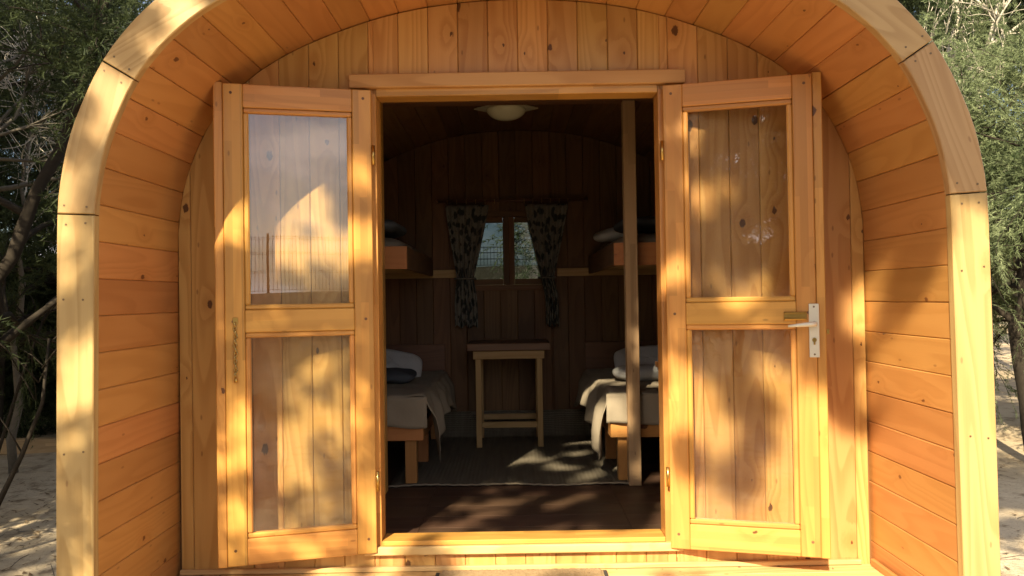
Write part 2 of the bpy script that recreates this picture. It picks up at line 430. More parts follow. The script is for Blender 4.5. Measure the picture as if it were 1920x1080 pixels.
cabin = thing('cabin', 'orange pine camping pod with a rounded open porch and its double doors open', 'cabin', (CX, DB, 0))
cabin_inv = Matrix.Translation((-CX, -DB, 0))
shell = empty('vaulted_shell', cabin); shell.matrix_parent_inverse = cabin_inv
N = round(LEN / .1255); step = LEN / N
for k in range(N):
  s0, s1 = k * step, (k + 1) * step
  g = .0005
  p0, p1 = prof(s0 + g), prof(s1 - g); q0, q1 = prof(s0 + g, .032), prof(s1 - g, .032)
  for nm_, mt_, y0, y1 in (('shell_plank', 'shell', DF + .0345, DB + .03), ('ceiling_plank', 'inner', DB + .0305, DI + .06)):  # inside run of the same planks takes the shade-darkened colour
    bm = bmesh.new()
    ring = [p0, p1, q1, q0]
    f = [bm.verts.new((x, y0, z)) for x, z in ring]; b = [bm.verts.new((x, y1, z)) for x, z in ring]
    bm.faces.new(f); bm.faces.new(b[::-1])
    fs = [bm.faces.new((f[i], b[i], b[(i + 1) % 4], f[(i + 1) % 4])) for i in range(4)]
    bm.normal_update()
    bmesh.ops.bevel(bm, geom=[e for e in fs[0].edges if e.verts[0].co.y != e.verts[1].co.y], offset=.0032, segments=1, affect='EDGES')
    me = bm_mesh(bm, nm_); c = coords(me)
    tv = np.array([p1[0] - p0[0], p1[1] - p0[1]]); tv /= np.linalg.norm(tv)
    acr = c[:, 0] * tv[0] + c[:, 2] * tv[1]; acr -= acr.mean()
    grain(me, np.stack([c[:, 1], acr, -c[:, 0] * tv[1] + c[:, 2] * tv[0]], 1))
    o_ = link(nm_, me, M[mt_], shell); o_.location = (-tv[1] * random.uniform(-.001, .001), 0, tv[0] * random.uniform(-.001, .001))
# roof covering over the planks
ss_ = np.linspace(0, LEN, 90)
V = [(*prof(s, o), y) for y in (DF + .036, DI + .063) for o in (.0312, .118) for s in ss_]
V = [(x, y, z) for x, z, y in V]; n = len(ss_)
F = []
for i in range(n - 1):
    F += [(i, i + 1, 2 * n + i + 1, 2 * n + i), (n + i, 3 * n + i, 3 * n + i + 1, n + i + 1), (i, n + i, n + i + 1, i + 1), (2 * n + i, 2 * n + i + 1, 3 * n + i + 1, 3 * n + i)]
rc = geo('roof_covering', V, F, 'roof', cabin); rc.matrix_parent_inverse = cabin_inv
sv = np.linspace(0, LEN, 60)
rt = prism('rear_arch_cap', [prof(s, -.03) for s in sv] + [prof(s, .125) for s in sv[::-1]], DI + .064, DI + .085, 'trim', cabin, 0)  # unseen cap, added to stop light leaking past the plank ends
rt.matrix_parent_inverse = cabin_inv
# front arch: sawn pieces butted end to end, screws near the joints
sL, sR = s_at(-1, ZC + .300), s_at(1, ZC + .323)
sL2, sR2 = s_at(-1, ZC + .755), s_at(1, ZC + .775)
mid = LEN / 2
cuts = [0, sL, sL2, (sL2 + mid) / 2 + .1, (sR2 + mid) / 2 - .1, sR2, sR, LEN]
for a, b in zip(cuts[:-1], cuts[1:]):
    a2, b2 = a + .0022, b - .0022
    m = max(2, int((b - a) / .045)); sv = np.linspace(a2, b2, m + 1)
    inn = [prof(s, -.0035) for s in sv]; out = [prof(s, .1215) for s in sv]
    d = np.array(inn[-1]) - np.array(inn[0]); d /= np.linalg.norm(d)
    p = prism('arch_trim', inn + out[::-1], DF, DF + .033, 'trim', cabin, .003, (d[0], d[1])); p.matrix_parent_inverse = cabin_inv
    p.location.y = random.uniform(-.002, .0008)
    spots = [a + .028, b - .028] if b - a < 1 else [a + .03, a + .25, (a + b) / 2, b - .28, b - .03]
    for s in spots:
        if s < .1 or s > LEN - .1: continue
        for off in (.028 + random.uniform(-.006, .006), .094 + random.uniform(-.006, .006)):
            x, z = prof(s + random.uniform(-.008, .008), off)
            V, F = tube_geo([(x, DF - .0012, z), (x, DF + .006, z)], [.0038, .0038], 8)
            geo('screw', V, F, 'screw', p, False)

# ------------------------------------------------------------------ front wall
OX0, OX1, OZ0, OZ1 = -.571, .636, ZC - 1.03, ZC + .866        # door opening
wall = empty('front_wall', cabin); wall.matrix_parent_inverse = cabin_inv
BW = .1262; g = .0008
def clip_top(x0, x1, z0, eps=.004):
    xs_ = np.linspace(x0, x1, 5); top = [(x, ceil_at(x) - eps) for x in xs_]
    if max(z for _, z in top) <= z0 + .02: return None
    return [(x0, z0), (x1, z0)] + [(x, max(z, z0 + .003)) for x, z in top[::-1]]
xl, xr = CX - 1.447, CX + 1.447
def boards(y0, y1, mat, parent, holes):
    k0 = math.floor((xl - CX) / BW); k1 = math.ceil((xr - CX) / BW)
    for k in range(k0, k1):
        a, b = max(CX + k * BW, xl + .006), min(CX + (k + 1) * BW, xr - .006)
        if b - a < .01: continue
        cut = sorted({a, b} | {h for H in holes for h in H[:2] if a + .004 < h < b - .004})
        for c0, c1 in zip(cut[:-1], cut[1:]):
            xm = (c0 + c1) / 2; g0 = g if c0 == a else 0; g1 = g if c1 == b else 0
            z0 = DECK - .2; spans = []
            hh = [H for H in holes if H[0] - .001 <= xm <= H[1] + .001]
            if hh:
                prism('wall_board', [(c0 + g0, z0), (c1 - g1, z0), (c1 - g1, hh[0][2]), (c0 + g0, hh[0][2])], y0, y1, mat, parent)
                z0 = hh[0][3]
            o = clip_top(c0 + g0, c1 - g1, z0)
            if o: prism('wall_board', o, y0, y1, mat, parent).location.y = random.uniform(-.0009, .0009)
boards(DB, DB + .022, 'pine', wall, [(OX0, OX1, OZ0, OZ1)])
# lining behind the boards
def backing(y0, y1, hole, mat, parent, name='wall_lining'):
    x0, x1, z0, z1 = hole
    def top(xa, xb, zb): 
        xs_ = np.linspace(xa, xb, 24); return [(xa, zb), (xb, zb)] + [(x, ceil_at(x) + .006) for x in xs_[::-1]]
    prism(name, top(xl - .02, x0 - .001, DECK - .2), y0, y1, mat, parent, 0); prism(name, top(x1 + .001, xr + .02, DECK - .2), y0, y1, mat, parent, 0)
    prism(name, top(x0, x1, z1 + .001), y0, y1, mat, parent, 0)
    prism(name, [(x0, DECK - .2), (x1, DECK - .2), (x1, z0 - .001), (x0, z0 - .001)], y0, y1, mat, parent, 0)
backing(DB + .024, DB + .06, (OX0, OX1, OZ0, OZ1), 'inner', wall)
# door frame
fr = empty('door_frame', cabin); fr.matrix_parent_inverse = cabin_inv
JW = .012
board('jamb', (OX0 - .03, DB - .012, OZ0), (OX0 + JW, DB + .09, OZ1), 'door', fr, 'zxy')
board('jamb', (OX1 - JW, DB - .012, OZ0), (OX1 + .03, DB + .09, OZ1), 'door', fr, 'zxy')
board('frame_head', (OX0 + JW + .001, DB - .014, OZ1 - .014), (OX1 - JW - .001, DB + .09, OZ1 + .02), 'door', fr, 'xzy')
board('header_trim', (-.668, DB - .036, ZC + .885), (.738, DB - .0015, ZC + .943), 'head', fr, 'xzy', .004)
board('sill', (OX0 - .06, DB - .034, ZC - 1.062), (OX1 + .06, DB - .001, ZC - 1.027), 'deck', fr, 'xzy', .004)
board('threshold', (OX0 + JW + .001, DB - .02, ZC - 1.026), (OX1 - JW - .001, DB + .1, ZC - 1.006), 'door', fr, 'xyz', .003)
board('skirting', (OX0 - .83, DB - .022, DECK + .002), (OX1 + .80, DB - .001, DECK + .022), 'deck', fr, 'xzy', .003)

# ------------------------------------------------------------------ deck and floor
deck = empty('porch_deck', cabin); deck.matrix_parent_inverse = cabin_inv
yb = DB - .003
for i in range(7):
    y1 = yb - i * .1; y0 = y1 - .098
    board('deck_board', (CX - 1.449, y0, DECK - .03), (CX + 1.449, y1, DECK), 'deck', deck, 'xyz', .003)
board('skirting', (CX + 1.428, DF + .04, DECK + .001), (CX + 1.444, DB - .03, DECK + .03), 'shell', deck, 'yzx', .003)
floor = empty('floor', cabin); floor.matrix_parent_inverse = cabin_inv
for i in range(14):
    y0 = DB + .095 + i * .19; y1 = min(y0 + .189, DI)
    for j in range(3):
        x0 = xl + .01 + j * .96; x1 = min(x0 + .959, xr - .01)
        board('floorboard', (x0, y0, FLOOR - .02), (x1, y1, FLOOR), 'floor', floor, 'xyz', .0012)
board('subfloor', (xl, DB + .03, FLOOR - .08), (xr, DI, FLOOR - .022), 'black', floor, 'xyz', 0)
# far wall with the window
bw = empty('back_wall', cabin); bw.matrix_parent_inverse = cabin_inv
WX0, WX1, WZ0, WZ1 = -.345, .305, ZC + .085, ZC + .62
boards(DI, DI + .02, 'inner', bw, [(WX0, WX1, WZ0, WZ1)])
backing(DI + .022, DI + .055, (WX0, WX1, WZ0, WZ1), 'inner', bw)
win = empty('window', cabin); win.matrix_parent_inverse = cabin_inv
fy0, fy1 = DI - .012, DI + .06
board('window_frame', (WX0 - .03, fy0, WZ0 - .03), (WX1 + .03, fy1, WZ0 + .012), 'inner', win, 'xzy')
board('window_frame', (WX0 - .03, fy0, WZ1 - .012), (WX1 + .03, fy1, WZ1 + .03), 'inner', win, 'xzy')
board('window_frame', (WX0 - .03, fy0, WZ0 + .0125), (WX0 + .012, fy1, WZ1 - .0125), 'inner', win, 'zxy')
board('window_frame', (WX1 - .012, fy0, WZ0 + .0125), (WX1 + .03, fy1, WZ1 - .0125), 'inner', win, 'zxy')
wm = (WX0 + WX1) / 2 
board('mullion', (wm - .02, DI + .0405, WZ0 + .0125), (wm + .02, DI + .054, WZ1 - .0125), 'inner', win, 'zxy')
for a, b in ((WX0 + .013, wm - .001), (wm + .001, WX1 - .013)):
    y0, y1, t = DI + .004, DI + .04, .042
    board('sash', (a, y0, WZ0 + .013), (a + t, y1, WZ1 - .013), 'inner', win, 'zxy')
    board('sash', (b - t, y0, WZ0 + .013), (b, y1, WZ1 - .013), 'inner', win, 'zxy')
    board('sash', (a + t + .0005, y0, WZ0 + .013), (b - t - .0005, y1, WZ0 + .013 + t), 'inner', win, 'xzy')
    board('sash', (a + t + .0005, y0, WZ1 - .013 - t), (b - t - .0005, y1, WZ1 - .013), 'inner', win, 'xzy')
    board('window_pane', (a + t, y0 + .014, WZ0 + .013 + t), (b - t, y0 + .018, WZ1 - .013 - t), 'wglass', win, 'xzy', 0)
for x0, x1 in ((xl + .02, WX0 - .035), (WX1 + .035, xr - .02)):
    o = board('wall_batten', (x0, DI - .026, ZC + .155), (x1, DI - .002, ZC + .215), 'table', cabin, 'xzy'); o.matrix_parent_inverse = cabin_inv
def incabin(o): o.matrix_parent_inverse = cabin_inv; return o
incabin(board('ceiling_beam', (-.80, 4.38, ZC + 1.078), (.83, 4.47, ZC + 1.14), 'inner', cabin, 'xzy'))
incabin(board('support_post', (.624, 4.385, FLOOR + .0005), (.692, 4.453, ZC + 1.076), 'post', cabin, 'zxy', .003))
incabin(board('support_post', (-.790, 4.28, FLOOR + .0005), (-.690, 4.36, ZC + 1.076), 'door', cabin, 'zxy', .003))

# ------------------------------------------------------------------ doors
def door(side, hinge, free, lab):
    d = Vector(free) - Vector(hinge); ang = math.atan2(d.y, d.x)
    dr = empty('door', cabin)
    dr.location = (hinge[0] - CX, hinge[1] - DB, 0); dr.rotation_euler = (0, 0, ang); dr['label'] = lab
    s = 1 if side < 0 else -1                       # which local y looks at the porch
    def B(name, u0, u1, t0, t1, z0, z1, mat='door', ax='zxy', bev=.003):
        ya, yb_ = sorted((s * t0, s * t1))
        return board(name, (u0, ya, ZC + z0), (u1, yb_, ZC + z1), mat, dr, ax, bev)
    zt, zb = .872, -1.046; T = .02
    e = .585
    B('hinge_stile', 0.002, .080, -T, T, zb, zt)
    B('lock_stile', .510, e, -T, T, zb, zt)
    B('edge_strip', e + .001, .622, -T - .006, T - .008, zb - .004, zt + .006)
    B('rail', .0805, .5095, -T, T, .778, zt, ax='xzy')
    B('rail', .0805, .5095, -T, T, -.123, -.033, ax='xzy')
    B('rail', .0805, .5095, -T, T, zb, -.942, ax='xzy')
    for z0, z1 in ((-.033, .778), (-.942, -.123)):
        q = .021
        B('glazing_bead', .0805, .0805 + q, -T + .006, T - .003, z0 + q, z1 - q, bev=.005)
        B('glazing_bead', .5095 - q, .5095, -T + .006, T - .003, z0 + q, z1 - q, bev=.005)
        B('glazing_bead', .0805, .5095, -T + .006, T - .003, z0 + .0005, z0 + q, ax='xzy', bev=.005)
        B('glazing_bead', .0805, .5095, -T + .006, T - .003, z1 - q, z1 - .0005, ax='xzy', bev=.005)
        B('glass_pane', .0985, .4915, -.002, .002, z0 + q - .003, z1 - q + .003, 'glass', bev=0)
    for zz in (.835, -.078, -.985):                 # pegs of the corner joints
        for u in (.035, .555):
            y = s * (T + .0006); V, F = tube_geo([(u, s * .01, ZC + zz), (u, y, ZC + zz)], [.006, .006], 10)
            geo('peg', V, F, 'darkwood', dr, False, gr='yxz')
    for zz in (.6, -.75):
        V, F = tube_geo([(-.004, s * (T + .004), ZC + zz - .04), (-.004, s * (T + .004), ZC + zz + .04)], [.007, .007], 10)
        geo('hinge', V, F, 'brass', dr)
    return dr, s, B
dL, sL_, BL = door(-1, (-.577, 3.335), (-1.177, 3.178), 'left glazed door leaf with a brass security chain')
dR, sR_, BR = door(1, (.642, 3.335), (1.242, 3.174), 'right glazed door leaf with the white handle plate')
# chain on the left leaf
y = sL_ * .021
BL('chain_plate', .536, .556, .0203, .0235, -.088, -.062, 'brass', bev=.001)
V, F = [], []
for i in range(13):
    z = ZC - .09 - i * .0165; c = Vector((.546 + .002 * math.sin(i * 1.7), y + sL_ * .007, z)); pts = []
    for k in range(11):
        a = 2 * math.pi * k / 10; lx, lz = .0055 * math.cos(a), .0105 * math.sin(a)
        pts.append(c + (Vector((lx, 0, lz)) if i % 2 else Vector((lx * .35, lx * .9, lz))))
    tube_geo(pts, [.003] * 11, 6, V, F, False)
geo('security_chain', V, F, 'chain', dL)
V, F = tube_geo([(.546, y + sL_ * .007, ZC - .302), (.546, y + sL_ * .007, ZC - .318)], [.006, .008], 10); geo('chain_knob', V, F, 'brass', dL)
# handle set on the right leaf
y = sR_
BR('handle_plate', .556, .594, .0203, .0265, -.255, -.043, 'alu', bev=.0015)
pts = [(.575, y * .026, ZC - .122), (.575, y * .06, ZC - .122), (.566, y * .067, ZC - .122), (.53, y * .068, ZC - .125), (.475, y * .066, ZC - .130)]
tube('lever_handle', pts, [.011, .010, .0095, .008, .0045], 'alu', dR, 10)
BR('chain_track', .462, .548, .0203, .024, -.108, -.074, 'brass', bev=.001)
for z0 in (-.1065, -.083): BR('track_rail', .464, .546, .0242, .031, z0, z0 + .009, 'brass', bev=.002)
BR('key_cylinder', .5715, .5785, .0266, .0295, -.205, -.186, 'brass', bev=.001)
V, F = tube_geo([(.575, y * .022, ZC - .186), (.575, y * .030, ZC - .186)], [.0085, .0085], 14); geo('key_cylinder', V, F, 'brass', dR, False)
for z0 in (-.055, -.243):
    V, F = tube_geo([(.575, y * .025, ZC + z0), (.575, y * .0275, ZC + z0)], [.004, .004], 8); geo('screw', V, F, 'screw', dR, False)
BR('latch_bolt', .6225, .634, -.004, .006, -.165, -.145, 'brass', bev=.001)

# ------------------------------------------------------------------ doormat
mt = thing('doormat', 'tan coir doormat with grey edge lying before the threshold', 'doormat', (.02, 3.09, DECK))
def coirfn(u, v):
    return (-.335 + .67 * u, -.21 + .42 * v, .019 + .004 * random.random() - .012 * (abs(u - .5) > .49 or abs(v - .5) > .49))
grid('mat_pile', coirfn, 110, 70, 'coir', mt)
board('mat_backing', (-.352, -.222, .001), (.352, .222, .007), 'roof', mt, 'xyz', .002)

# ------------------------------------------------------------------ rug
rug = thing('rug', 'grey green woven rug running to the back wall', 'rug', (0, 5.2, FLOOR))
def rugfn(u, v):
    L = 1.56 + .19; t = v * L; x = -.70 + 1.38 * u
    e = (.018 * math.sin(u * 6.) + .008 * math.sin(u * 17.)) * (1 - v) 
    z = .006 + .004 * math.sin(u * 9 + v * 4) ** 2
    if t < 1.50: return (x, -.775 + t + e, z)
    a = (t - 1.50) / (L - 1.50)
    return (x, .728 + .055 * math.sin(a * math.pi / 2), z + .19 * a ** 1.6)
grid('rug_body', rugfn, 40, 60, 'rug', rug, (1.38, 1.75), .006)
pts = [Vector(rugfn(i / 60, 0)) + Vector((0, -.004, .003 + .002 * math.sin(i * 2.3))) for i in range(61)]
tube('rug_binding', pts, .0055, 'mattress', rug, 6)

# ------------------------------------------------------------------ table
tb = thing('side_table', 'small square wooden table with dark top below the window', 'table', (-.03, 5.72, FLOOR))
H = .728
for sx in (-1, 1):
    for sy in (-1, 1):
        board('leg', (sx * .211 - .019, sy * .19 - .019, .008 if False else .012), (sx * .211 + .019, sy * .19 + .019, H - .052), 'table', tb, 'zxy')
for sy in (-1, 1):
    board('apron', (-.245, sy * .2185 - .0095, H - .108), (.245, sy * .2185 + .0095, H - .053), 'table', tb, 'xzy')
for sx in (-1, 1): board('apron', (sx * .22 - .009, -.17, H - .108), (sx * .22 + .009, .17, H - .053), 'table', tb, 'yzx')
for sy in (-1, 1): board('stretcher', (-.191, sy * .19 - .012, .145), (.191, sy * .19 + .012, .185), 'table', tb, 'xzy')
for sx in (-1, 1): board('stretcher', (sx * .211 - .012, -.17, .187), (sx * .211 + .012, .17, .22), 'table', tb, 'yzx')
board('table_top', (-.285, -.25, H - .05), (.285, .25, H), 'darkwood', tb, 'xyz', .004)

# ------------------------------------------------------------------ beds
def low_bed(side, x_in, label):
    x_out = CX + side * 1.41
    bd = thing('single_bed', label, 'bed', ((x_in + x_out) / 2, 5.2, FLOOR), 0, 'low beds along the walls')
    hw = abs(x_out - x_in) / 2; inn = -side * hw
    y0, y1 = -.755, .77
    board('foot_rail', (-hw, y0, .255), (hw, y0 + .03, .342), 'bed', bd, 'xzy')
    board('side_rail', (min(inn, inn + side * .028), y0 + .031, .255), (max(inn, inn + side * .028), y1 - .031, .34), 'bed', bd, 'yzx')
    board('side_rail', (min(-inn, -inn - side * .028), y0 + .031, .255), (max(-inn, -inn - side * .028), y1 - .031, .34), 'bed', bd, 'yzx')
    board('headboard', (-hw, y1 - .03, .2), (hw, y1, .70), 'darkwood', bd, 'xzy')
    for yy in (y0 + .032, y0 + .62, y1 - .10):
        a = inn + side * .075
        board('leg', (a - .032, yy, .012), (a + .032, yy + .06, .254), 'bed', bd, 'zxy')
    board('leg', (-inn - side * .075 - .032, y0 + .032, .012), (-inn - side * .075 + .032, y0 + .092, .254), 'bed', bd, 'zxy')
    for i in range(9): board('slat', (-hw + .03, y0 + .1 + i * .155, .325), (hw - .03, y0 + .17 + i * .155, .342), 'table', bd, 'xyz')
    return bd, hw, inn, y0, y1
def rounded(name, sx, sy, sz, mat, parent, loc=(0, 0, 0), e=.3, lump=.0, rot=None, seed=0, n=24):
    """soft cushion-like block (superellipsoid)"""
    rnd = random.Random(seed); ph = [rnd.uniform(0, 6) for _ in range(6)]
    V, F = [], []; nu, nv = n * 2, n
    def pw(c, e_): return math.copysign(abs(c) ** e_, c)
    for j in range(nv + 1):
        b = -math.pi / 2 + math.pi * j / nv
        for i in range(nu):
            a = 2 * math.pi * i / nu
            x, y, z = pw(math.cos(b), .75) * pw(math.cos(a), e), pw(math.cos(b), .75) * pw(math.sin(a), e), pw(math.sin(b), .8)
            k = 1 + lump * (math.sin(x * 5 + ph[0]) * math.sin(y * 4 + ph[1]) + .5 * math.sin(x * 11 + ph[2] + y * 7) + 1.6 * mnoise.noise((x * 2.6 + seed, y * 2.6, z)) + .8 * mnoise.noise((x * 6 + seed, y * 5, z)))
            V.append((x * sx / 2, y * sy / 2, z * sz / 2 * k))
    for j in range(nv):
        for i in range(nu):
            a, b = j * nu + i, j * nu + (i + 1) % nu; F.append((a, b, b + nu, a + nu))
    o = geo(name, V, F, mat, parent); o.location = loc
    if rot: o.rotation_euler = rot
    return o
def drape(label, side, bd, hw, inn, y0, seed):
    """sheet over the mattress, hanging down the foot and the open side"""
    cx, cy = bd.location.x, bd.location.y; top = FLOOR + .512
    rnd = random.Random(seed)
    def fn(u, v):
        Lx = 2 * hw + .30; t = u * Lx                 # across: from the wall side to the open side, then down
        y = y0 - .012 + v * 1.40; z = top; over = t - 2 * hw
        x = hw - t if side > 0 else -hw + t
        edge = inn - side * .012
        wr = .006 * math.sin(v * 31 + seed) + .004 * math.sin(v * 57 + u * 9)
        if over > 0:
            dn = over * (.78 + .22 * math.sin(v * 5.2 + seed * 2.) + .28 * max(0, .2 - v) / .2)
            fl = min(1, over / .1)
            x = edge - side * (.02 + wr * 2.6 + .05 * over / .3) * fl; z = top - dn
        else:
            z = top + wr * .8 + .012 * mnoise.noise((x * 8, v * 9, seed)) - .012 * max(0, .06 - v) / .06
        if over > 0: y += .02 * mnoise.noise((z * 9, v * 7, seed)); x += .012 * mnoise.noise((z * 6, v * 14, seed + 5.))
        return (cx + x, cy + y, z)
    sh = grid('sheet', fn, 60, 70, 'sheet', None, None, .003)
    # the front fall over the foot end
    def fn2(u, v):
        x = (hw + .006) - u * (2 * hw + .03) if side > 0 else -(hw + .006) + u * (2 * hw + .03)
        d = v * (.168 + .008 * math.sin(u * 14 + seed))
        return (cx + x, cy + y0 - .014 - .008 * math.sin(v * 2.5) - .005 * math.sin(u * 21 + v * 2) - .012 * mnoise.noise((u * 9, v * 1.5, seed)), top - .012 - d)
    fl = grid('sheet_fall', fn2, 40, 10, 'sheet', None, None, .003); fl.parent = sh
    return tag(sh, label, 'sheet')
for side, xin, lab in ((-1, -.505, 'low wooden single bed left of the doorway'), (1, .535, 'low wooden single bed behind the doorway post on the right')):
    bd, hw, inn, y0, y1 = low_bed(side, xin, lab)
    ms = rounded('mattress', 2 * hw - .02, 1.48, .16, 'mattress', None, (bd.location.x, 5.2, FLOOR + .424), .12)
    tag(ms, 'beige mattress on the low bed %s the table' % ('left of' if side < 0 else 'right of'), 'mattress')
    drape('beige sheet hanging over the edge of the low bed %s the table' % ('left of' if side < 0 else 'right of'), side, bd, hw, inn, y0, 1 if side < 0 else 4)
    if side < 0:
        p = rounded('pillow', .42, .32, .10, 'pillow', None, (-.83, 5.45, FLOOR + .585), .38, .16, (.62, .22, .15), 3)
        tag(p, 'white pillow leaning on the left low bed above a dark blanket', 'pillow')
        b = rounded('blanket', .62, .40, .085, 'blanket', None, (-.93, 5.08, FLOOR + .562), .25, .12, (0, .03, .05), 5)
        tag(b, 'folded slate grey blanket in front of the left white pillow', 'blanket')
    else:
        p = rounded('pillow', .48, .32, .10, 'pillow', None, (.93, 5.45, FLOOR + .585), .38, .16, (.62, -.08, -.08), 8)
        tag(p, 'white pillow on the right low bed behind the wooden post', 'pillow')
        for i, (zz, m_, nm, lb) in enumerate(((.552, 'towel', 'towel', 'rolled pale grey towel on the right low bed'), )):
            b = rounded(nm, .40, .2, .10, m_, None, (.82, 4.95, FLOOR + zz + .012), .3, .08, (0, 0, .05), 11); tag(b, lb, 'towel')
        b = rounded('bag', .22, .2, .12, 'darkcloth', None, (.98, 4.72, FLOOR + .575), .4, .12, (.1, 0, .2), 12); tag(b, 'dark cloth bag on the right low bed near the door frame', 'bag')
        t = thing('toiletry_packet', 'small black and white striped packet lying on a dark bag', 'packet', (.88, 4.60, FLOOR + .62), .3)
        board('packet_body', (-.05, -.02, -.012), (.05, .02, .012), 'darkcloth', t, 'xyz', .004)
        for i in range(3): board('stripe', (-.04 + i * .028, -.0215, -.0105), (-.028 + i * .028, .0215, .0135), 'white', t, 'xyz', .001)
# small stool mostly behind the right jamb
st = thing('stool', 'small wooden stool half hidden behind the right door frame', 'stool', (.95, 4.30, FLOOR))
board('seat', (-.165, -.13, .645), (.17, .13, .675), 'bed', st, 'xyz')
for sx in (-1, 1):
    for sy in (-1, 1): board('leg', (sx * .12 - .018, sy * .1 - .018, .001), (sx * .12 + .018, sy * .1 + .018, .644), 'bed', st, 'zxy')
for sx in (-1, 1): board('rail', (sx * .12 - .01, -.081, .585), (sx * .12 + .01, .081, .64), 'bed', st, 'yzx')
# upper bunks
for side, xin in ((-1, -.585), (1, .572)):
    x_out = CX + side * 1.40; lo, hi = sorted((xin, x_out))
    wd = 'left' if side < 0 else 'right'
    ub = thing('upper_bunk', 'upper wooden bunk fixed along the %s wall near the roof' % wd, 'bunk bed', (0, 5.2, ZC), 0, 'upper bunks')
    y0, y1 = -.74, .76
    board('foot_rail', (lo, y0, .17), (hi, y0 + .03, .297), 'bed', ub, 'xzy')
    a, b = sorted((xin, xin + side * .028))
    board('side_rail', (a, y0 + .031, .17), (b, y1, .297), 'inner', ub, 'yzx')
    a, b = sorted((x_out, x_out - side * .028))
    board('side_rail', (a, y0 + .031, .17), (b, y1, .297), 'bed', ub, 'yzx')
    for i in range(9): board('slat', (lo + .03, y0 + .06 + i * .16, .19), (hi - .03, y0 + .14 + i * .16, .21), 'table', ub, 'xyz')
    xm = (lo + hi) / 2
    m_ = rounded('mattress', hi - lo - .07, 1.42, .17, 'mattress', None, (xm, 5.21, ZC + .297), .14); tag(m_, 'beige mattress on the %s upper bunk' % wd, 'mattress')
    b_ = rounded('blanket', .44, .62, .09, 'blanket', None, (xin + side * .30, 4.92, ZC + .425), .35, .15, (0, side * .06, 0), 20 + side)
    tag(b_, 'dark folded blanket on the %s upper bunk' % wd, 'blanket')
p = rounded('pillow', .46, .36, .10, 'pillow', None, (.80, 5.45, ZC + .435), .45, .05, (.05, -.16, .1), 31)
tag(p, 'flat pale pillow on the right upper bunk by its edge', 'pillow')

# ------------------------------------------------------------------ curtains
rod = thing('curtain_rod', 'thin wooden curtain rod above the small window', 'curtain rod', (-.02, 5.93, ZC + .72))
tube('rod', [(-.52, 0, 0), (.57, 0, 0)], .009, 'darkwood', rod, 10)
for x in (-.53, .58): rounded('finial', .03, .03, .03, 'darkwood', rod, (x, 0, 0), 1., 0, None, 0, 6)
for x in (-.44, .49): board('bracket', (x - .008, 0, -.012), (x + .008, .066, .012), 'darkwood', rod, 'yxz')
ringm = None
V, F = [], []
for k in range(13):
    a = 2 * math.pi * k / 12
    V.append(Vector((0, .013 * math.cos(a), -.004 + .015 * math.sin(a))))
RV, RF = tube_geo(V, [.0016] * 13, 4, None, None, False)
rme = bpy.data.meshes.new('ring'); rme.from_pydata(RV, [], RF); rme.materials.append(M['brass'])
for x in [-.47 + .07 * i for i in range(6)] + [.10 + .065 * i for i in range(6)]:
    link('ring', rme, None, rod, (x + .02, 0, 0))
def curtain(side, top, tie, bot, label):
    def fn(u, v):
        z = .69 - v * .90
        tz = (.69 - .145) / .90
        if v < tz:
            k = v / tz; k = k ** 1.15
            a, b = top[0] + (tie[0] - top[0]) * k, top[1] + (tie[1] - top[1]) * k
        else:
            k = min(1, (v - tz) / (1 - tz) * 1.6); k = math.sin(k * math.pi / 2)
            a, b = tie[0] + (bot[0] - tie[0]) * k, tie[1] + (bot[1] - tie[1]) * k
        w_ = (b - a) / (top[1] - top[0])
        x = a + (b - a) * u
        return (x, 5.935 + .014 * math.sin(u * 34) * (1.3 - .5 * w_) - .03 * (1 - abs(v - tz) * 1.2) * .4, ZC + z + (.012 * math.sin(u * 17) if v > .98 else 0))
    o = grid('curtain', fn, 60, 50, 'curtain', None, (.8, 1.3), .003)
    tag(o, label, 'curtain', 'floral curtains at the window')
    tz_ = ZC + .145
    xm = (tie[0] + tie[1]) / 2
    pts = [(xm + .075 * math.cos(a) * abs(tie[1] - tie[0]) / .12, 5.93 + .03 * math.sin(a), tz_) for a in np.linspace(0, 2 * math.pi, 17)]
    t = tube('tieback', pts, .008, 'curtain', o, 6)
curtain(-1, (-.485, -.165), (-.405, -.285), (-.425, -.258), 'dark floral curtain gathered at the left of the small window')
curtain(1, (.105, .425), (.215, .31), (.25, .345), 'dark floral curtain gathered at the right of the small window')

# ------------------------------------------------------------------ ceiling lamp
zc_ = ceil_at(0.0)
lamp = thing('ceiling_lamp', 'round opal glass ceiling lamp on a square glass plate', 'ceiling lamp', (-.02, 5.15, zc_))
board('glass_plate', (-.148, -.148, -.045), (.148, .148, -.037), 'lampplate', lamp, 'xyz', .002, (0, 0, math.pi / 4))
board('lamp_base', (-.09, -.09, -.036), (.09, .09, .02), 'lampplate', lamp, 'xyz', .003)
lathe('lamp_shade', [(.128 * math.sin(a), -.047 - .07 * math.cos(a) * 1.0 + 0.0) for a in np.linspace(.02, math.pi / 2, 12)], 'lampglass', lamp, 32)

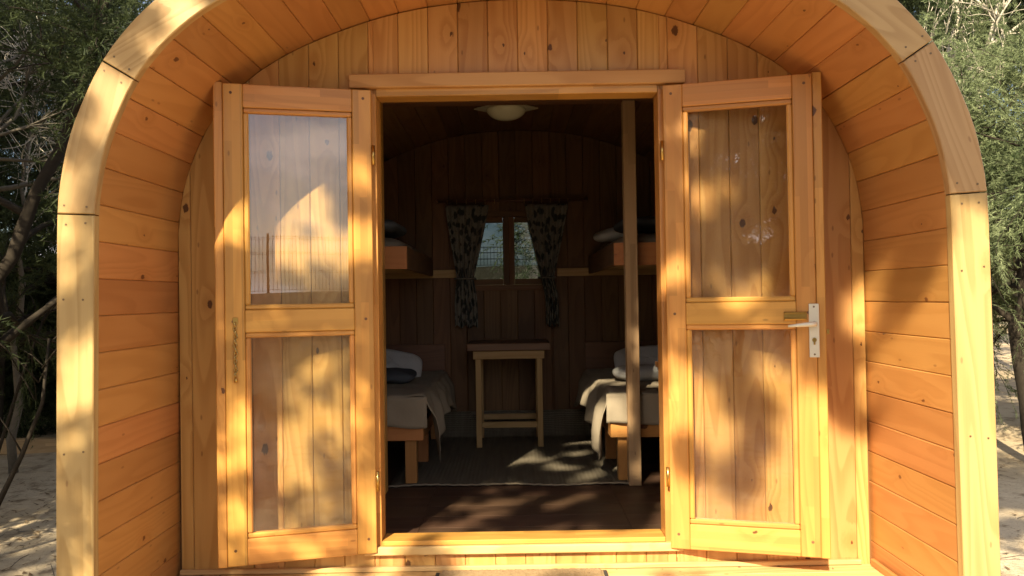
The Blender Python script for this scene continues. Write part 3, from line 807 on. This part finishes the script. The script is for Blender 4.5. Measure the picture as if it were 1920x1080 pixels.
# ------------------------------------------------------------------ trees
def rot_about(v, ax, a): return Matrix.Rotation(a, 3, ax) @ v
def skeleton(seed, base, path, r0, n_limb, limb_len, up=.45, start=.25, sub=5, twig_len=.55, droop=.12, aim=None):
    """trunk along path (offsets from base), limbs, sub-branches; returns tubes and twig lines"""
    rnd = random.Random(seed); tubes = []; twigs = []
    base = Vector(base); P = [base + Vector(p) for p in path]
    Q = []
    for i in range(len(P) - 1):
        for k in range(4): Q.append(P[i].lerp(P[i + 1], k / 4) + Vector((rnd.uniform(-.045, .045), rnd.uniform(-.045, .045), 0)) * (1 if i or k else 0))
    Q.append(P[-1]); n = len(Q)
    R = [r0 * (1 - .8 * i / (n - 1)) * rnd.uniform(.86, 1.14) for i in range(n)]
    tubes.append((Q, R, 8))
    def branch(p, d, L, r, lev):
        m = 6; pts = [p]; dd = d.copy()
        for i in range(m):
            dd = (dd + Vector((rnd.gauss(0, .16), rnd.gauss(0, .16), rnd.gauss(0, .12) - droop * i / m))).normalized()
            pts.append(pts[-1] + dd * L / m)
        tubes.append((pts, [max(.003, r * (1 - .8 * i / m)) for i in range(m + 1)], 5 if lev == 1 else 4))
        if lev < 3:
            for i in range(sub):
                t = rnd.uniform(.25, 1.); k = min(m - 1, int(t * m)); q = pts[k].lerp(pts[k + 1], t * m - k)
                ax = Vector((rnd.gauss(0, 1), rnd.gauss(0, 1), rnd.gauss(0, 1))).normalized()
                nd = rot_about((pts[k + 1] - pts[k]).normalized(), ax, rnd.uniform(.5, 1.1))
                branch(q, nd, L * rnd.uniform(.35, .6) if lev == 1 else twig_len * rnd.uniform(.6, 1.3), r * .45, lev + 1)
        if lev >= 2: twigs.append(pts)
    for i in range(n_limb):
        t = start + (1 - start) * (i + rnd.random()) / n_limb; k = min(n - 2, int(t * (n - 1))); q = Q[k].lerp(Q[k + 1], t * (n - 1) - k)
        a = i * 2.4 + rnd.uniform(-.5, .5)
        d = Vector((math.cos(a), math.sin(a), up + rnd.uniform(-.25, .35)))
        if aim is not None: d += Vector(aim) * rnd.uniform(.2, 1.)
        branch(q, d.normalized(), limb_len * (1.15 - .55 * t) * rnd.uniform(.75, 1.2), R[k] * .6, 1)
    return tubes, twigs
def tubes_mesh(name, tubes, mat, parent, rmin=0.):
    V, F = [], []
    for p, r, n in tubes:
        if max(r) > rmin: tube_geo(p, r, n, V, F)
    return geo(name, V, F, mat, parent)
def sprays(twigs, seed, per=8, size=.3, blades=34, bl=(.03, .065), bw=.008, droop=.35):
    """feathery sprays along the twigs -> one array of small leaf blades"""
    rg = np.random.default_rng(seed)
    P, D = [], []
    for t in twigs:
        t = np.array([tuple(p) for p in t]); m = len(t) - 1
        for _ in range(per):
            f = rg.uniform(.2, 1.) * m; k = min(m - 1, int(f))
            P.append(t[k] + (t[k + 1] - t[k]) * (f - k)); d = t[k + 1] - t[k]; D.append(d / np.linalg.norm(d))
    P, D = np.array(P), np.array(D); n = len(P)
    D = D + rg.normal(0, .55, (n, 3)); D /= np.linalg.norm(D, axis=1)[:, None]
    s = size * rg.uniform(.6, 1.25, n)
    t = rg.uniform(.05, 1., (n, blades))
    pos = P[:, None] + D[:, None] * (s[:, None] * t)[..., None]; pos[..., 2] -= droop * s[:, None] * t ** 2
    bd = D[:, None] + rg.normal(0, .6, (n, blades, 3)); bd[..., 2] -= .25 * t
    bd /= np.linalg.norm(bd, axis=2)[..., None]
    pos = pos.reshape(-1, 3); bd = bd.reshape(-1, 3); m = len(pos)
    L = rg.uniform(bl[0], bl[1], m); side = np.cross(bd, rg.normal(0, 1, (m, 3))); side /= np.linalg.norm(side, axis=1)[:, None] + 1e-9
    W = bw * rg.uniform(.6, 1.2, m)
    a = pos - side * (W / 2)[:, None]; b = pos + side * (W / 2)[:, None]; c = pos + bd * L[:, None] 
    return np.stack([a, b, c], 1).reshape(-1, 3)
def blades_obj(name, V, mat, parent):
    m = len(V); me = bpy.data.meshes.new(name)
    me.vertices.add(m); me.vertices.foreach_set('co', V.astype(np.float32).ravel())
    me.loops.add(m); me.loops.foreach_set('vertex_index', np.arange(m, dtype=np.int32))
    me.polygons.add(m // 3); me.polygons.foreach_set('loop_start', np.arange(0, m, 3, dtype=np.int32)); me.polygons.foreach_set('loop_total', np.full(m // 3, 3, np.int32))
    me.update(); me.validate()
    return link(name, me, M[mat], parent)
def tree(label, base, path, r0, n_limb, limb_len, seed, bark='bark', leaf='leafdark', group=None, name='tamarisk_tree', keep=None, cat='tree', spray=None, **kw):
    b = (base[0], base[1], hgt(*base))
    t = thing(name, label, cat, b, 0, group)
    tubes, twigs = skeleton(seed, (0, 0, 0), path, r0, n_limb, limb_len, **kw)
    tubes_mesh('trunk', tubes[:1], bark, t)
    if keep is not None:
        def ok(tb):
            k = keep(np.array([tuple(p) for p in tb[0]]) + np.array(b)); return k.mean() > (.75 if max(tb[1]) < .03 else .45)
        tubes = tubes[:1] + [tb for tb in tubes[1:] if ok(tb)]
    tubes_mesh('branches', tubes[1:], bark, t)
    sp = sprays(twigs, seed, **(spray or {}))
    if keep is not None:
        T = sp.reshape(-1, 3, 3); k = keep(T[:, 0] + np.array(b)); sp = T[k].reshape(-1, 3)
    blades_obj('crown', sp, leaf, t)
    return t
GR = 'trees beside the cabin'
# left of the cabin
tree('slanting dark trunk with feathery crown close to the left edge of the arch', (-3.55, 4.75), [(0, 0, 0), (.12, 0, .7), (.35, .05, 1.35), (.62, .1, 1.95), (.95, .2, 3.0), (1.1, .3, 4.0)], .075, 9, 1.3, 11, start=.3, group=GR)
tree('pale straight trunk at the far left edge of the picture', (-4.15, 6.2), [(0, 0, 0), (.05, 0, 1.5), (-.05, .1, 3.), (.1, .2, 5.)], .075, 10, 1.5, 12, bark='greybark', start=.25, group=GR)
for i, (x, y, h, sd, lb) in enumerate([(-5.6, 8.6, 5., 21, 'dense dark bush tree in the second row left of the cabin'), (-7.4, 10.8, 6., 22, 'tall dark tree at the back on the far left'),
                                       (-4.2, 9.6, 5.2, 23, 'dark feathery tree tight behind the left wall of the cabin'), (-8.8, 13.5, 6.5, 24, 'most distant dark tree on the left above the sand')]):
    tree(lb, (x, y), [(0, 0, 0), (.1, 0, h * .35), (-.1, .1, h * .7), (.1, 0, h)], .09, 16, 1.9, sd, start=.2, sub=6, group=GR, spray=dict(per=8, size=.42, blades=36, bl=(.04, .085), bw=.012))
for i, (x, y, sd, lb) in enumerate([(-6.6, 10.2, 71, 'low dark bush in the shade behind the timber edging'), (-8.6, 12.2, 72, 'dark bush at the far left on the shaded sand'), (-5.4, 10.6, 73, 'dark bush tucked behind the left side of the cabin'), (-7.2, 14.5, 74, 'farthest dark bush on the left beneath the tall trees'), (-10.5, 15.5, 75, 'dark bush closing the view at the far left')]):
    tree(lb, (x, y), [(0, 0, 0), (.05, 0, .5), (.0, .1, 1.1), (.1, 0, 1.8)], .05, 14, 1.25, sd, start=.05, sub=6, group='bushes left of the cabin', name='bush', cat='bush', spray=dict(per=9, size=.4, blades=34, bl=(.04, .085), bw=.013))
# right of the cabin
tree('light sage green feathery tree against the right edge of the arch', (4.6, 7.1), [(0, 0, 0), (-.1, 0, 1.2), (.0, .1, 2.2), (.1, .1, 3.1)], .07, 15, 1.25, 31, bark='bark', leaf='leaf', start=.3, sub=6, group=GR, spray=dict(per=11, size=.30, blades=44, bl=(.025, .055), bw=.0075, droop=.2))
tree('low sage green tree at the right edge of the picture', (5.6, 8.0), [(0, 0, 0), (.1, 0, 1.), (.0, .1, 2.4), (-.1, .1, 3.6)], .08, 15, 1.4, 32, bark='bark', leaf='leaf', start=.3, sub=6, group=GR, spray=dict(per=10, size=.30, blades=44, bl=(.025, .055), bw=.008, droop=.2))
for i, (x, y, h, sd, lb) in enumerate([(6.3, 11., 6.5, 33, 'dark tree behind the sage green ones on the right'), (8.6, 12.5, 7., 34, 'tall dark tree at the back on the far right'), (5.0, 12.6, 7., 35, 'dark tree behind the pale bare trunk'), (7.6, 16.5, 9.5, 36, 'tallest dark tree far behind the pale twigs at upper right'), (9.9, 17.5, 9., 37, 'far dark tree at the upper right corner')]):
    tree(lb, (x, y), [(0, 0, 0), (.1, 0, h * .35), (-.1, .1, h * .7), (.1, 0, h)], .1, 16, 2.0, sd, start=.18, sub=6, group=GR, spray=dict(per=8, size=.42, blades=36, bl=(.04, .085), bw=.012))
# bare pale tree, upper right
bt = thing('bare_tree', 'pale leafless tree with a white trunk and many dry twigs at upper right', 'tree', (5.6, 8.6, 0), 0, None)
tb1, tw = skeleton(41, (0, 0, 0), [(0, 0, 0), (-.2, 0, 1.5), (-.65, 0, 3.2), (-.8, 0, 4.4), (-.72, 0, 6)], .085, 3, 1.3, start=.4)
tubes_mesh('trunk', tb1[:1], 'palebark', bt)
tb2, tw = skeleton(42, (.25, -.3, 0), [(0, 0, 0), (-.5, 0, 1.6), (-.95, 0, 2.6), (-1.0, 0, 3.6), (-.7, 0, 4.6), (-.4, 0, 5.4)], .07, 16, 1.3, up=1.1, start=.35, sub=5, twig_len=.5, droop=0.)
tubes_mesh('limb', tb2[:1], 'palebark', bt); tubes_mesh('twigs', tb2[1:], 'palebark', bt)
# dry twiggy shrub, upper left behind the trunks
dt = thing('dry_shrub', 'pale tangle of dry twigs behind the dark trunks at upper left', 'shrub', (-4.5, 7.2, 0))
tb3, tw = skeleton(43, (0, 0, 0), [(0, 0, 0), (.05, 0, 1.2), (.1, 0, 2.2), (.2, 0, 3.6)], .04, 7, .8, up=.9, start=.66, sub=5, twig_len=.5, droop=.05)
tubes_mesh('stem', tb3[:1], 'greybark', dt); tubes_mesh('twigs', tb3[1:], 'palebark', dt)
# thin leaning stems at lower left
for pts, r, lb in (([(-3.22, 4.7, -.02), (-3.05, 4.7, .30), (-2.90, 4.72, .62), (-2.80, 4.76, .92), (-2.78, 4.8, 1.3)], .021, 'dark leaning sapling stem crossing the sunlit sand at lower left'),
                   ([(-3.75, 5.6, -.02), (-3.6, 5.6, .5), (-3.45, 5.62, 1.), (-3.3, 5.7, 1.5)], .015, 'thin dark stem in the shade at the left edge')):
    t = thing('sapling', lb, 'sapling', pts[0]); b0 = Vector(pts[0]); P = [Vector(p) - b0 for p in pts]
    tube('stem', P, [r * (1 - .16 * i) for i in range(len(P))], 'bark', t, 8)
    V, F = [], []; rnd = random.Random(5)
    for i in range(7):
        q = P[2].lerp(P[-1], rnd.random()); d = Vector((rnd.uniform(-.6, .6), rnd.uniform(-.3, .3), rnd.uniform(.2, .8)))
        tube_geo([q, q + d * .2, q + d * .45 + Vector((0, 0, -.03))], [.006, .004, .002], 4, V, F)
    geo('twigs', V, F, 'bark', t)

# the trees behind the photographer that dapple the front of the cabin
DS = 'trees behind the viewer shading the cabin'
def gaps(P):
    """carves the crown so the sun passing through lands on the cabin front in a set pattern"""
    t = (DB - P[:, 1]) / SUN_DIR.y
    X, Z = P[:, 0] + SUN_DIR.x * t, P[:, 2] + SUN_DIR.z * t
    def sm(a, b, v): q = np.clip((v - a) / (b - a), 0, 1); return q * q * (3 - 2 * q)
    T = np.full(len(P), .50)  # wanted share of sun per landing spot; the crown is carved to it
    T = np.where(X < -.5, .44 + .26 * sm(1.5, 1.9, Z), T)
    T = np.where((abs(X - .03) < .62) & (Z > .6) & (Z < 1.5), .16, T)
    T = np.where((Z < .6) & (X > -.6), np.maximum(T, .86), T)
    T = np.where((Z < .75) & (X > -.6), np.maximum(T, .72 - .3 * sm(.45, .75, Z)), T)
    T = np.where((X < -.6) & (Z < 1.2), .40, T)
    br = sm(.70, 1.2, X) * (1 - sm(.85, 1.25, Z)); T = T + (1.05 - T) * br
    T = np.where((X > .5) & (X < 1.35) & (Z > .3) & (Z < 1.25), np.maximum(T, .8), T)
    T = T * (1 - sm(.7, 1.2, X) * sm(1.35, 1.7, Z))
    n = np.array([mnoise.noise((x * 4.4, z * 5.4, 1.3)) + .6 * mnoise.noise((x * 9., z * 10., 7.)) for x, z in zip(X, Z)])
    rk = np.interp(n, [-.75, -.35, -.15, 0, .15, .35, .75], [0, .14, .32, .5, .68, .86, 1.])
    return rk > T
sprd = dict(per=7, size=.42, blades=26, bl=(.06, .12), bw=.02)
tree('broad tree behind the viewer throwing dappled shade on the porch', (-4.4, -2.6), [(0, 0, 0), (0, .1, 2.8), (.5, .2, 4.6), (1.9, .3, 5.7), (3.4, .3, 6.9)], .085, 30, 2.3, 51, start=.42, sub=6, group=DS, spray=sprd, leaf='leafdark', keep=gaps)
tree('added unseen leaning tree behind the viewer on the right dappling the right door', (3.1, -3.0), [(0, 0, 0), (0, 0, 2.8), (-1.1, .2, 4.4), (-2.6, .4, 5.3), (-3.8, .5, 6.3)], .075, 28, 2.0, 55, start=.58, sub=6, group=DS, spray=sprd, leaf='leafdark', keep=gaps)  # unseen; added to dapple where the first crown lets too much sun through
tree('added tree on the left out of view shading the sand and the left row', (-6.2, 3.0), [(0, 0, 0), (-.1, .1, 1.5), (.1, .2, 3.2), (.2, .3, 5.4)], .13, 22, 2.6, 52, start=.46, sub=6, group=DS, spray=dict(per=8, size=.45, blades=28, bl=(.07, .13), bw=.026))  # added out of view to throw shade on the left ground and trees
tree('added bushy tree on the left out of view darkening the ground under the back row', (-7.3, 6.4), [(0, 0, 0), (-.1, .1, 1.3), (.1, .2, 2.8), (.2, .3, 4.8)], .13, 20, 2.2, 54, start=.2, sub=6, group=DS, spray=dict(per=8, size=.45, blades=28, bl=(.07, .13), bw=.026))  # unseen, added to darken the back row and its ground
tree('open tree behind the viewer mirrored in the right door glass', (-2.1, -8.4), [(0, 0, 0), (.1, .1, 1.5), (.0, .2, 3.), (.2, .3, 5.6)], .10, 26, 2.1, 53, start=.25, sub=7, group=DS, spray=dict(per=10, size=.45, blades=26, bl=(.07, .13), bw=.02))

# ------------------------------------------------------------------ fences
def fence(label, x0, x1, y, H, pitch, panel=2.5, wire=.006):
    f = thing('mesh_fence', label, 'fence', ((x0 + x1) / 2, y, 0)); xc = (x0 + x1) / 2
    n = round((x1 - x0) / panel)
    for i in range(n):
        a = x0 + i * panel; zb = hgt(a + panel / 2, y) + .04; V, F = [], []
        def bar(p, q, r):
            tube_geo([p, q], [r, r], 4, V, F, False)
        k = int(panel / pitch)
        for j in range(k + 1): 
            x = a - xc + .03 + j * (panel - .06) / k; bar((x, 0, zb), (x, 0, zb + H), wire)
        for z in (.03, H * .33, H * .36, H * .66, H * .69, H * .93, H * .97): bar((a - xc, -.01, zb + z), (a - xc + panel, -.01, zb + z), wire)
        geo('wire_mesh', V, F, 'fence', f, False, 'stuff')
        board('post', (a - xc - .03, -.03, zb - .2), (a - xc + .03, .03, zb + H + .05), 'fence', f, 'zxy')
    return f
fence('green wire mesh fence on the bank behind the viewer', -14, 16, -17.2, 1.65, .11, wire=.006)
fence('wire mesh fence on the rise seen through the small window', -10, 10, 48., 1.15, .2, wire=.014)
tree('leafy tree outside the right pane of the small window', (1.45, 11.2), [(0, 0, 0), (.1, 0, 1.2), (.0, .1, 2.2), (.1, .1, 3.2)], .07, 12, 1.2, 61, leaf='leaf', group=None, start=.3, spray=dict(per=6, size=.36, blades=26, bl=(.06, .11), bw=.016))

# ------------------------------------------------------------------ low edging, litter
kb = thing('edging_beam', 'low dark timber edging on the shaded ground left of the cabin', 'edging', (-6, 8.3, 0))
for i in range(4): board('beam', (-3 + i * 1.5, -.06, -.03), (-1.505 + i * 1.5, .06, .12), 'post', kb, 'xzy', .008)
rg = np.random.default_rng(3)
def litter(name, n, xr_, yr_, size, mat):
    x = rg.uniform(*xr_, n); y = rg.uniform(*yr_, n); z = np.array([hgt(a, b) for a, b in zip(x, y)]) + .006
    p = np.stack([x, y, z], 1); a = rg.uniform(0, 6.28, n); L = rg.uniform(*size, n)
    d = np.stack([np.cos(a), np.sin(a), rg.uniform(-.05, .35, n)], 1) * L[:, None]; s = np.stack([-np.sin(a), np.cos(a), np.zeros(n)], 1) * (L * rg.uniform(.06, .3, n))[:, None]
    return np.stack([p - s, p + s, p + d], 1).reshape(-1, 3)
Vl = np.concatenate([litter('l', 5000, (-6.5, -1.7), (3., 7.), (.015, .06), 0), litter('l', 2500, (1.8, 6.5), (3., 8.), (.012, .05), 0)])
def on_deck(n, xr_, yr_, z, size):
    v = litter('d', n, xr_, yr_, size, 0); v = v.reshape(-1, 3, 3); v[:, :, 2] += z - v[:, :2, 2].mean(1)[:, None] + .002; return v.reshape(-1, 3)
Vl = np.concatenate([Vl, on_deck(260, (-1.35, 1.4), (2.72, 3.34), DECK, (.006, .025)), on_deck(60, (-.5, .55), (3.5, 4.4), FLOOR, (.004, .012))])
o = blades_obj('leaf_litter', Vl, 'litter', None); o['kind'] = 'stuff'
V, F = [], []; rnd = random.Random(9)
for i in range(90):
    x = rnd.uniform(-3.6, -1.75) if i < 70 else rnd.uniform(2.2, 4.5); y = rnd.uniform(3.3, 5.4); z = hgt(x, y); a = rnd.uniform(0, 6.28); L = rnd.uniform(.08, .35)
    p = Vector((x, y, z + .006)); d = Vector((math.cos(a), math.sin(a), rnd.uniform(.02, .3)))
    tube_geo([p, p + d * L * .5 + Vector((0, 0, .01)), p + d * L], [.003, .0025, .0015], 4, V, F, False)
geo('fallen_twigs', V, F, 'greybark', None, True, 'stuff')
